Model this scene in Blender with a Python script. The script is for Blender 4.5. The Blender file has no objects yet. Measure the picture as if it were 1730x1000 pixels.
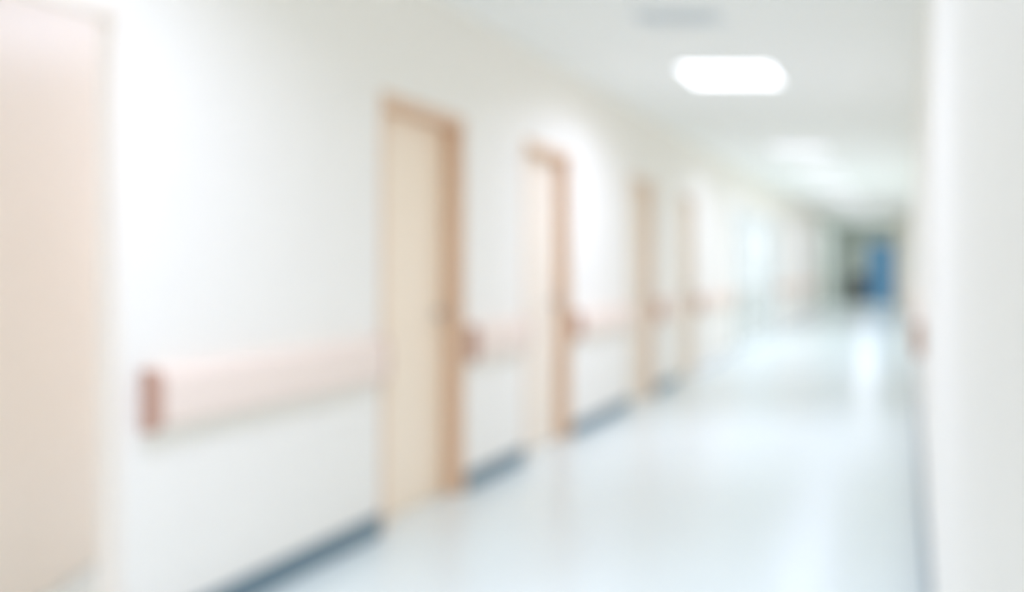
import bpy, bmesh, math, random
from mathutils import Vector
random.seed(4)
S = bpy.context.scene
C = S.collection

# ------------------------------------------------------------------ materials
def lin(c):
    c /= 255.0
    return c / 12.92 if c <= 0.04045 else ((c + 0.055) / 1.055) ** 2.4

def rgb(r, g, b):
    return (lin(r), lin(g), lin(b), 1.0)

def mat(name, col, rough=0.5, spec=0.5, var=0.03, scale=(6, 6, 6), metallic=0.0, bump=0.0, coat=0.0):
    m = bpy.data.materials.new(name)
    m.use_nodes = True
    nt = m.node_tree
    p = nt.nodes['Principled BSDF']
    p.inputs['Roughness'].default_value = rough
    p.inputs['Specular IOR Level'].default_value = spec
    p.inputs['Metallic'].default_value = metallic
    if coat:
        p.inputs['Coat Weight'].default_value = coat
        p.inputs['Coat Roughness'].default_value = 0.12
    tc = nt.nodes.new('ShaderNodeTexCoord')
    mp = nt.nodes.new('ShaderNodeMapping')
    mp.inputs['Scale'].default_value = scale
    nz = nt.nodes.new('ShaderNodeTexNoise')
    nz.inputs['Scale'].default_value = 1.0
    nz.inputs['Detail'].default_value = 4.0
    mx = nt.nodes.new('ShaderNodeMix')
    mx.data_type = 'RGBA'
    a = tuple(max(0, c * (1 - var)) for c in col[:3]) + (1,)
    b = tuple(min(1, c * (1 + var)) for c in col[:3]) + (1,)
    mx.inputs['A'].default_value = a
    mx.inputs['B'].default_value = b
    nt.links.new(tc.outputs['Object'], mp.inputs['Vector'])
    nt.links.new(mp.outputs['Vector'], nz.inputs['Vector'])
    nt.links.new(nz.outputs['Fac'], mx.inputs['Factor'])
    nt.links.new(mx.outputs['Result'], p.inputs['Base Color'])
    if bump:
        bp = nt.nodes.new('ShaderNodeBump')
        bp.inputs['Strength'].default_value = bump
        bp.inputs['Distance'].default_value = 0.002
        nt.links.new(nz.outputs['Fac'], bp.inputs['Height'])
        nt.links.new(bp.outputs['Normal'], p.inputs['Normal'])
    return m

def emis(name, col, strength):
    m = bpy.data.materials.new(name)
    m.use_nodes = True
    nt = m.node_tree
    nt.nodes.remove(nt.nodes['Principled BSDF'])
    e = nt.nodes.new('ShaderNodeEmission')
    e.inputs['Color'].default_value = col
    e.inputs['Strength'].default_value = strength
    nt.links.new(e.outputs['Emission'], nt.nodes['Material Output'].inputs['Surface'])
    return m

def glass(name):
    m = bpy.data.materials.new(name)
    m.use_nodes = True
    nt = m.node_tree
    nt.nodes.remove(nt.nodes['Principled BSDF'])
    t = nt.nodes.new('ShaderNodeBsdfTransparent')
    t.inputs['Color'].default_value = (0.93, 0.96, 0.96, 1)
    g = nt.nodes.new('ShaderNodeBsdfGlossy')
    g.inputs['Roughness'].default_value = 0.02
    lw = nt.nodes.new('ShaderNodeLayerWeight')
    lw.inputs['Blend'].default_value = 0.5
    pw = nt.nodes.new('ShaderNodeMath')
    pw.operation = 'POWER'
    pw.inputs[1].default_value = 5.0
    f = nt.nodes.new('ShaderNodeMath')
    f.operation = 'MULTIPLY_ADD'
    f.inputs[1].default_value = 0.96
    f.inputs[2].default_value = 0.04
    nt.links.new(lw.outputs['Facing'], pw.inputs[0])
    nt.links.new(pw.outputs[0], f.inputs[0])
    x = nt.nodes.new('ShaderNodeMixShader')
    nt.links.new(f.outputs[0], x.inputs['Fac'])
    nt.links.new(t.outputs['BSDF'], x.inputs[1])
    nt.links.new(g.outputs['BSDF'], x.inputs[2])
    nt.links.new(x.outputs['Shader'], nt.nodes['Material Output'].inputs['Surface'])
    return m

LAMP = 3.5          # seen from the side: the louvred lamps throw most of their light downwards
POWER = 29.5
M = dict(
    wall=mat('wall_paint', rgb(248, 243, 234), 0.55, 0.35, 0.012, bump=0.05),
    ceiling=mat('ceiling_paint', rgb(247, 247, 243), 0.8, 0.2, 0.012),
    floor=mat('vinyl_floor', rgb(227, 235, 232), 0.22, 0.36, 0.02, (1.3, 1.3, 1.3)),
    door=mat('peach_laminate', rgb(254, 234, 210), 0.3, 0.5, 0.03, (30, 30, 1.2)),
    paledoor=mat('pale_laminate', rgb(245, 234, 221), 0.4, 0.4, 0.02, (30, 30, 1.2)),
    glaredoor=mat('glare_pale_laminate', rgb(247, 235, 218), 0.35, 0.45, 0.02, (30, 30, 1.2)),  # door laminate with the whitening of glare put into its colour
    glareframe=mat('glare_pale_wood', rgb(238, 218, 198), 0.4, 0.4, 0.03, (40, 40, 2)),  # frame wood paled to paint in the glare down the corridor
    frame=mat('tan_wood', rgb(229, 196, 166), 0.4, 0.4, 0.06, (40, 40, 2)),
    rail=mat('peach_rail_vinyl', rgb(246, 227, 213), 0.4, 0.4, 0.02, (10, 10, 10)),
    cap=mat('rail_cap_vinyl', rgb(203, 164, 146), 0.4, 0.4, 0.03, (10, 10, 10)),
    base=mat('slate_skirting', rgb(108, 130, 140), 0.35, 0.4, 0.05),
    steel=mat('brushed_steel', rgb(190, 192, 194), 0.3, 0.5, 0.04, (60, 60, 4), metallic=0.9),
    white=mat('white_enamel', rgb(236, 237, 238), 0.35, 0.4, 0.01),
    vent=mat('grey_vent_metal', rgb(246, 248, 248), 0.45, 0.4, 0.03),
    ventback=mat('vent_void', rgb(240, 244, 245), 0.8, 0.2, 0.03),
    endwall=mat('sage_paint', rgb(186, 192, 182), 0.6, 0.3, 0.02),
    blue=mat('blue_door_laminate', rgb(92, 152, 192), 0.35, 0.4, 0.04, (20, 20, 2)),
    dark=mat('dark_plastic', rgb(24, 22, 21), 0.45, 0.4, 0.06),
    rubber=mat('grey_rubber', rgb(70, 72, 74), 0.7, 0.3, 0.05),
    terrace=mat('pale_concrete', rgb(216, 216, 210), 0.8, 0.2, 0.05, (2, 2, 2), bump=0.3),
    alum=mat('white_aluminium', rgb(232, 235, 236), 0.35, 0.4, 0.01),
    farlamp=emis('lit_diffuser_dim', rgb(246, 249, 255), 1.4),
    lamp=emis('lit_diffuser', rgb(246, 249, 255), LAMP),
    glass=glass('clear_glass'),
)

# ------------------------------------------------------------------ helpers
def box(bm, x0, x1, y0, y1, z0, z1):
    r = bmesh.ops.create_cube(bm, size=1.0)
    for v in r['verts']:
        v.co = Vector(((x0 + x1) / 2 + v.co.x * (x1 - x0), (y0 + y1) / 2 + v.co.y * (y1 - y0), (z0 + z1) / 2 + v.co.z * (z1 - z0)))
    return r['verts']

def tube(bm, p0, p1, r, seg=16, r2=None):
    p0, p1 = Vector(p0), Vector(p1)
    d = p1 - p0
    res = bmesh.ops.create_cone(bm, cap_ends=True, segments=seg, radius1=r, radius2=r if r2 is None else r2, depth=d.length)
    q = d.to_track_quat('Z', 'Y')
    for v in res['verts']:
        v.co = q @ v.co + (p0 + p1) / 2

def obj(name, bm, m, parent=None, bevel=0.0, smooth=False):
    bmesh.ops.recalc_face_normals(bm, faces=bm.faces)
    me = bpy.data.meshes.new(name)
    bm.to_mesh(me)
    bm.free()
    if smooth:
        for f in me.polygons:
            f.use_smooth = True
    me.materials.append(m)
    o = bpy.data.objects.new(name, me)
    C.objects.link(o)
    if parent is not None:
        o.parent = parent
    if bevel:
        b = o.modifiers.new('bevel', 'BEVEL')
        b.width = bevel
        b.segments = 2
        b.limit_method = 'ANGLE'
    return o

def bxo(name, m, dims, parent=None, bevel=0.0):
    bm = bmesh.new()
    box(bm, *dims)
    return obj(name, bm, m, parent, bevel)

def tag(o, label, cat, group=None, kind=None):
    o['label'] = label
    o['category'] = cat
    if group:
        o['group'] = group
    if kind:
        o['kind'] = kind
    return o

def root(name, loc, label, cat, group=None, kind=None, rz=0.0):
    o = bpy.data.objects.new(name, None)
    o.empty_display_size = 0.1
    o.location = loc
    o.rotation_euler = (0, 0, rz)
    C.objects.link(o)
    return tag(o, label, cat, group, kind)

def dup(src, loc, label):
    r = src.copy()
    C.objects.link(r)
    r.location = loc
    r['label'] = label
    for ch in list(src.children):
        c = ch.copy()
        C.objects.link(c)
        c.parent = r
        for g in list(ch.children):
            d = g.copy()
            C.objects.link(d)
            d.parent = c
    return r

# ------------------------------------------------------------------ dimensions (metres; Y runs down the corridor)
WL = -2.52          # face of the left wall
WR = 0.085          # face of the right wall
HC = 2.72           # ceiling height
T = 0.16            # wall thickness
HD = 2.12           # door opening height
YB = -4.6           # wall behind the camera
YS = 27.7           # where the lit stretch ends
YE = 34.5           # end wall
DOORS = [(4.66, 5.54), (6.40, 7.29), (8.80, 9.68), (10.66, 11.54)]
NEAR = (2.15, 3.13)
WIN = (14.0, 18.9)
HW = 2.12

# ------------------------------------------------------------------ room shell
bm = bmesh.new()
box(bm, -6.6, 0.4, YB - 0.2, 7.6, -0.12, 0)
box(bm, WL - T, 0.4, 7.6, YE + 0.3, -0.12, 0)
tag(obj('floor', bm, M['floor']), 'glossy pale blue-white vinyl floor running down the corridor', 'floor', kind='structure')
bm = bmesh.new()
box(bm, -6.6, 0.4, YB - 0.2, 7.6, HC, HC + 0.12)
box(bm, WL - T, 0.4, 7.6, YE + 0.3, HC, HC + 0.12)
tag(obj('ceiling', bm, M['ceiling']), 'plain off-white ceiling over the corridor', 'ceiling', kind='structure')

bm = bmesh.new()
openings = [(NEAR[0], NEAR[1], HD)] + [(a, b, HD) for a, b in DOORS] + [(WIN[0], WIN[1], HW)]
y = YB
for a, b, h in openings:
    t = 0.06 if y < 4 else T
    box(bm, WL - t, WL, y, a, 0, HC)
    box(bm, WL - (0.06 if a < 4 else T), WL, a, b, h, HC)
    y = b
box(bm, WL - T, WL, y, YS, 0, HC)
bmesh.ops.remove_doubles(bm, verts=bm.verts, dist=1e-5)
tag(obj('wall_left', bm, M['wall']), 'long white left wall with recessed doors and light scallops', 'wall', kind='structure')
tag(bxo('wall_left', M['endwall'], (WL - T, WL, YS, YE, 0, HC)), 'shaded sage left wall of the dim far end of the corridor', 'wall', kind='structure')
bm = bmesh.new()
box(bm, WR, WR + T, YB, YS, 0, HC)
tag(obj('wall_right', bm, M['wall']), 'white right wall seen edge-on beside the camera', 'wall', kind='structure')
bm = bmesh.new()
box(bm, -0.385, WR + T, YS, YE, 0, HC)
tag(obj('wall_right', bm, M['wall']), 'white wall return that narrows the far end on the right', 'wall', kind='structure')
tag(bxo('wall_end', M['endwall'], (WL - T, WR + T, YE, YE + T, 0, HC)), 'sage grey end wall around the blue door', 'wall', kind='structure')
tag(bxo('wall_back', M['wall'], (WL - T, WR + T, YB - T, YB, 0, HC)), 'white wall closing the corridor behind the viewer', 'wall', kind='structure')

# side room glimpsed through the open doorway at the left edge
RX0, RY0, RY1 = -6.4, 0.2, 7.4
tag(bxo('wall_room', M['wall'], (RX0 - T, RX0, RY0, RY1, 0, HC)), 'white far wall of the side room', 'wall', kind='structure')
tag(bxo('wall_room', M['wall'], (RX0 - T, WL - T, RY0 - T, RY0, 0, HC)), 'white near wall of the side room', 'wall', kind='structure')
tag(bxo('wall_room', M['wall'], (RX0 - T, WL - T, RY1, RY1 + T, 0, HC)), 'white end wall of the side room', 'wall', kind='structure')

# ------------------------------------------------------------------ skirting
def skirt(name, x0, x1, y0, y1, label, m='base'):
    bm = bmesh.new()
    box(bm, x0, x1, y0, y1, 0, 0.105)
    tag(obj(name, bm, M[m], None, 0.004), label, 'skirting', kind='structure')

AW = 0.01
skirt('baseboard_left', WL, WL + 0.014, YB, NEAR[0] - AW, 'slate blue skirting before the open doorway')
skirt('baseboard_left', WL, WL + 0.014, NEAR[1] + AW, DOORS[0][0] - AW, 'dark slate blue skirting under the longest near handrail')
skirt('baseboard_left', WL, WL + 0.014, DOORS[0][1] + AW, DOORS[1][0] - AW, 'short slate blue skirting between first and second closed doors')
skirt('baseboard_left', WL, WL + 0.014, DOORS[1][1] + AW, DOORS[2][0] - AW, 'slate blue skirting after the second closed door')
skirt('baseboard_left', WL, WL + 0.014, DOORS[2][1] + AW, DOORS[3][0] - AW, 'slate blue skirting after the third closed door')
skirt('baseboard_left', WL, WL + 0.014, DOORS[3][1] + AW, WIN[0] - 0.05, 'skirting coloured pale for glare, just before the bright glazed opening', 'white')  # white here paints the glare that washes out the slate skirting
skirt('baseboard_left', WL, WL + 0.014, WIN[1] + 0.05, YE, 'far skirting with glare in its pale colour, beyond the bright glazed opening', 'white')  # glare painted as white, same as the stretch before the opening
skirt('baseboard_right', WR - 0.016, WR, YB, YS, 'dark skirting along the right wall')

# ------------------------------------------------------------------ doors
def lining(y0, y1, h, wood, par, x, T=T):
    """one door frame: lining boards set in the opening, standing just proud of the wall"""
    bm = bmesh.new()
    t = 0.035
    for a, b in ((y0, y0 + t), (y1 - t, y1)):
        box(bm, x - T, x + 0.004, a, b, 0, h)
    box(bm, x - T, x + 0.004, y0 + t, y1 - t, h - 0.06, h)
    return obj('frame', bm, wood, par, 0.003)

def lever(par, x, y, side):
    bm = bmesh.new()
    tube(bm, (x, y, 1.02), (x + 0.008, y, 1.02), 0.026, 20)
    tube(bm, (x + 0.008, y, 1.02), (x + 0.05, y, 1.02), 0.009, 12)
    tube(bm, (x + 0.046, y + side * 0.005, 1.02), (x + 0.046, y - side * 0.12, 1.02), 0.009, 12)
    return obj('handle', bm, M['steel'], par, smooth=False)

DL = ['first closed peach wooden door, largest, beside the longest handrail',
      'second closed peach door, glare painted into its pale leaf, between two handrails',
      'third closed door down the left wall, coloured pale for glare, under the cream wall patch',
      'fourth closed narrow-looking door with glare in its pale colour, just before the bright glazed opening']
for k, (a, b) in enumerate(DOORS):
    L = b - a
    r = root('door_%d' % (k + 2), (WL, a, 0), DL[k], 'door', kind='structure')
    lining(0, L, HD, M['frame'] if k < 2 else M['glareframe'] if k < 3 else M['paledoor'], r, 0)  # third and fourth frames get paler colours as painted glare
    lf = bxo('leaf', M['door'] if k < 1 else M['glaredoor'], (-0.145, -0.10, 0.036, L - 0.036, 0.006, HD - 0.062), r, 0.003)  # leaves past the first carry glare in their colour
    lever(lf, -0.10, L - 0.10, 1)
    for z in (0.25, 1.05, 1.82):
        bm = bmesh.new()
        tube(bm, (-0.094, 0.042, z - 0.05), (-0.094, 0.042, z + 0.05), 0.007, 12)
        box(bm, -0.102, -0.097, 0.042, 0.08, z - 0.05, z + 0.05)
        obj('hinge', bm, M['steel'], lf)

# open doorway at the left edge with the tall peach leaf standing inside the side room
ym = (NEAR[0] + NEAR[1]) / 2
r = root('door_1', (WL, NEAR[0], 0), 'tall pale peach door standing ajar in the doorway at left edge', 'door', kind='structure')
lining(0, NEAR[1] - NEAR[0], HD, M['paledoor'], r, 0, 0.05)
p0, p1 = Vector((-3.10, 3.16, 0)), Vector((-3.72, 4.80, 0))
d = (p1 - p0)
ang = math.atan2(d.y, d.x)
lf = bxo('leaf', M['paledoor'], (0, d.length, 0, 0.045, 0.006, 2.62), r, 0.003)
lf.location = (p0.x - WL, p0.y - NEAR[0], 0)
lf.rotation_euler = (0, 0, ang)

# ------------------------------------------------------------------ handrails (rounded crash rails)
PROF = [(0, -.100), (.034, -.100), (.052, -.092), (.061, -.074), (.063, -.05), (.063, .05), (.061, .074), (.052, .092), (.034, .100), (0, .100)]
def extr(bm, prof, x, sx, y0, y1, z, g=1.0):
    va = [bm.verts.new((x + sx * px * g, y0, z + pz * g)) for px, pz in prof]
    vb = [bm.verts.new((x + sx * px * g, y1, z + pz * g)) for px, pz in prof]
    n = len(prof)
    bm.faces.new(va)
    bm.faces.new(list(reversed(vb)))
    for i in range(n):
        bm.faces.new((va[i], vb[i], vb[(i + 1) % n], va[(i + 1) % n]))

def rail(x, sx, y0, y1, label, group):
    r = root('handrail', (x, y0, 0.835), label, 'handrail', group)
    L = y1 - y0
    bm = bmesh.new()
    extr(bm, PROF, 0.0, sx, 0.026, L - 0.026, 0)
    obj('rail_panel', bm, M['rail'], r)
    for a, b in ((0, 0.027), (L - 0.027, L)):
        bm = bmesh.new()
        extr(bm, PROF, 0.0, sx, a, b, 0, 1.05)
        c = obj('end_cap', bm, M['cap'], r, 0.004)
        c['label'] = 'darker tan end cap'
    return r

G = 'peach crash rails along the corridor walls'
rail(WL, 1, 3.20, 4.62, 'longest nearest peach handrail, between left-edge doorway and first closed door', G)
rail(WL, 1, 5.57, 6.37, 'short peach handrail between the first and second closed doors', G)
rail(WL, 1, 7.33, 8.76, 'peach handrail on the left wall between second and third closed doors', G)
rail(WL, 1, 9.72, 10.62, 'small faint peach handrail between third and fourth closed doors', G)
rail(WL, 1, 11.58, 13.9, 'faint peach handrail ending at the bright glazed opening', G)
rail(WL, 1, 19.0, 27.6, 'farthest beige handrail, beyond the bright glazed opening', G)
rail(WR, -1, 5.9, 26.0, 'peach handrail on the right wall seen end-on', G)

# ------------------------------------------------------------------ ceiling lights
def light(loc, label):
    r = root('ceiling_light', loc, label, 'light', 'square recessed ceiling lights')
    bm = bmesh.new()
    s, w = 0.35, 0.02
    for d in ((-s, s, -s, -s + w), (-s, s, s - w, s), (-s, -s + w, -s + w, s - w), (s - w, s, -s + w, s - w)):
        box(bm, d[0], d[1], d[2], d[3], -0.014, 0)
    obj('frame', bm, M['white'], r, 0.002)
    bxo('diffuser', M['lamp'], (-s + w, s - w, -s + w, s - w, -0.009, 0), r)
    la = bpy.data.lights.new('lamp', 'AREA')
    la.shape = 'SQUARE'
    la.size = 0.58
    la.energy = POWER
    la.color = (0.646, 0.719, 0.995)
    la.spread = math.radians(156)
    lo = bpy.data.objects.new('lamp', la)
    lo.location = (0, 0, -0.0115)
    lo.parent = r
    C.objects.link(lo)
    return r
XC = -1.33
L0 = light((XC, 7.33, HC), 'bright square ceiling light nearest in view')
for (x, y, t) in [(XC, 2.7, 'square ceiling light above the longest handrail, out of frame'),
                  (XC, -1.9, 'square ceiling light behind the viewer'),
                  (XC, 11.95, 'second bluish-white ceiling light down the corridor'),
                  (XC, 14.6, 'third ceiling light, over the near end of the bright glazed opening'),
                  (XC, 17.3, 'fourth ceiling light, over the far end of the bright glazed opening'),
                  (XC, 20.5, 'fifth ceiling light, past the bright glazed opening'),
                  (XC, 24.4, 'added small-looking ceiling light brightening the walls before the dim far end'),  # lamp added to lift the dark wall stretch and the return
                  (XC, 31.2, 'ceiling light over the dim far end'),
                  (-3.05, 6.3, 'added ceiling light hidden in the side room, brightening the ajar door'),  # added out of view to light the tall leaf
                  (-4.4, 1.5, 'added ceiling light in the unseen near corner of the side room')]:  # unseen lamp added to fill the side room
    o = dup(L0, (x, y, HC), t)
    for ch in o.children:
        if ch.name.startswith('diffuser') and y > 10:
            ch.data = ch.data.copy()
            ch.data.materials[0] = M['farlamp']      # the farther lamps glow less
        if ch.type == 'LIGHT' and (x < WL or y > 10):
            ch.data = ch.data.copy()
            if y > YS:                               # plain opal lamp over the dim far end
                ch.data.spread = math.radians(180)
                ch.data.energy = POWER * 2.1
                ch.data.color = (0.80, 0.85, 1.0)
            elif x > WL:                             # closer spaced lamps beside the glazing, each weaker
                ch.data.energy = POWER * 0.68
            else:
                ch.data.spread = math.radians(180)
                ch.data.energy = POWER * 1.42 if y > 3 else POWER  # added side-room lamps; the one past the leaf is boosted to brighten it

# ceiling vent
r = root('ceiling_vent', (XC, 5.63, HC), 'grey louvred air vent in the ceiling before the nearest light', 'vent')
bm = bmesh.new()
hx, hy, w = 0.26, 0.16, 0.025
for dd in ((-hx, hx, -hy, -hy + w), (-hx, hx, hy - w, hy), (-hx, -hx + w, -hy + w, hy - w), (hx - w, hx, -hy + w, hy - w)):
    box(bm, dd[0], dd[1], dd[2], dd[3], -0.012, 0)
obj('frame', bm, M['vent'], r, 0.002)
bxo('backing', M['ventback'], (-hx + w, hx - w, -hy + w, hy - w, -0.002, 0), r)
for i in range(5):
    yy = -hy + w + 0.02 + i * 0.0575
    bm = bmesh.new()
    vs = box(bm, -hx + w, hx - w, -0.014, 0.014, -0.0008, 0.0008)
    for v in vs:
        v.co = Vector((v.co.x, yy + v.co.y * 0.9, -0.0075 + v.co.z + v.co.y * 0.2))
    obj('slat', bm, M['vent'], r)

# ------------------------------------------------------------------ glazed opening
r = root('window_1', (WL, WIN[0], 0), 'bright white glazed opening in the left wall letting in daylight', 'window', kind='structure')
L = WIN[1] - WIN[0]
fw = 0.06
bm = bmesh.new()
box(bm, -0.09, -0.02, 0, fw, 0, HW)
box(bm, -0.09, -0.02, L - fw, L, 0, HW)
box(bm, -0.09, -0.02, fw, L - fw, HW - fw, HW)
box(bm, -0.09, -0.02, fw, L - fw, 0, 0.05)
obj('frame', bm, M['alum'], r, 0.003)
n = 4
for i in range(1, n):
    yy = L * i / n
    bxo('mullion', M['alum'], (-0.085, -0.025, yy - 0.03, yy + 0.03, 0.05, HW - fw), r, 0.003)
for i in range(n):
    a = L * i / n + (fw if i == 0 else 0.03)
    b = L * (i + 1) / n - (fw if i == n - 1 else 0.03)
    bxo('pane', M['glass'], (-0.058, -0.052, a, b, 0.05, HW - fw), r)
tag(bxo('terrace', M['terrace'], (-40, WL - T, 7.65, 60, -0.2, -0.06)), 'pale sunlit paving outside the glazed opening', 'paving', kind='structure')

# ------------------------------------------------------------------ far end
r = root('door_6', (-0.96, YE, 0), 'blue door at the far dim end of the corridor', 'door', kind='structure')
bm = bmesh.new()
box(bm, -0.50, -0.45, -0.03, 0, 0, 2.1)
box(bm, 0.45, 0.50, -0.03, 0, 0, 2.1)
box(bm, -0.50, 0.50, -0.03, 0, 2.1, 2.15)
obj('frame', bm, M['vent'], r, 0.003)
lf = bxo('leaf', M['blue'], (-0.45, 0.45, -0.02, 0, 0.005, 2.1), r, 0.002)
bm = bmesh.new()
tube(bm, (-0.37, -0.02, 1.02), (-0.37, -0.065, 1.02), 0.01, 12)
tube(bm, (-0.37, -0.062, 1.02), (-0.25, -0.062, 1.02), 0.009, 12)
obj('handle', bm, M['steel'], lf)

# dark trolley
r = root('trolley', (-1.68, 33.2, 0), 'small dark trolley standing at the dim far end beside blue door', 'trolley')
bm = bmesh.new()
box(bm, -0.26, 0.26, -0.22, 0.22, 0.14, 0.98)
obj('body', bm, M['dark'], r, 0.012)
bm = bmesh.new()
box(bm, -0.28, 0.28, -0.24, 0.24, 0.98, 1.02)
obj('top', bm, M['dark'], r, 0.01)
for i in range(4):
    z = 0.18 + i * 0.2
    dw = bxo('drawer', M['dark'], (-0.24, 0.24, -0.232, -0.218, z, z + 0.18), r, 0.004)
    bm = bmesh.new()
    tube(bm, (-0.09, -0.246, z + 0.14), (0.09, -0.246, z + 0.14), 0.006, 10)
    for s in (-0.08, 0.08):
        tube(bm, (s, -0.246, z + 0.14), (s, -0.23, z + 0.14), 0.005, 8)
    obj('handle', bm, M['steel'], dw)
for sx in (-0.21, 0.21):
    for sy in (-0.17, 0.17):
        bm = bmesh.new()
        tube(bm, (sx - 0.015, sy, 0.05), (sx + 0.015, sy, 0.05), 0.05, 20)
        box(bm, sx - 0.022, sx + 0.022, sy - 0.012, sy + 0.012, 0.06, 0.142)
        obj('caster', bm, M['rubber'], r)

# ------------------------------------------------------------------ daylight
W = bpy.data.worlds.new('sky')
S.world = W
W.use_nodes = True
bg = W.node_tree.nodes['Background']
bg.inputs['Color'].default_value = (0.93, 0.96, 1.0, 1)
bg.inputs['Strength'].default_value = 2.1

# ------------------------------------------------------------------ camera
F = 1650.0
cam = bpy.data.cameras.new('camera')
cam.sensor_width = 36.0
cam.sensor_fit = 'HORIZONTAL'
cam.lens = F / 1730 * 36
cam.shift_x = (865 - 1535) / 1730
cam.shift_y = (450 - 500) / 1730
cam.clip_start = 0.02
cam.dof.use_dof = True
cam.dof.focus_distance = 0.5
APERTURE = 0.0155
cam.dof.aperture_fstop = cam.lens / 1000 / APERTURE
co = bpy.data.objects.new('camera', cam)
co.location = (0, 0, 1.277)
co.rotation_euler = (math.radians(90), 0, 0)
C.objects.link(co)
S.camera = co

S.view_settings.view_transform = 'Standard'
S.view_settings.look = 'None'
S.view_settings.gamma = 1
S.view_settings.use_curve_mapping = False
S.view_settings.exposure = 0.0
S.cycles.max_bounces = 16
S.cycles.diffuse_bounces = 12
S.cycles.glossy_bounces = 6
S.cycles.use_denoising = True
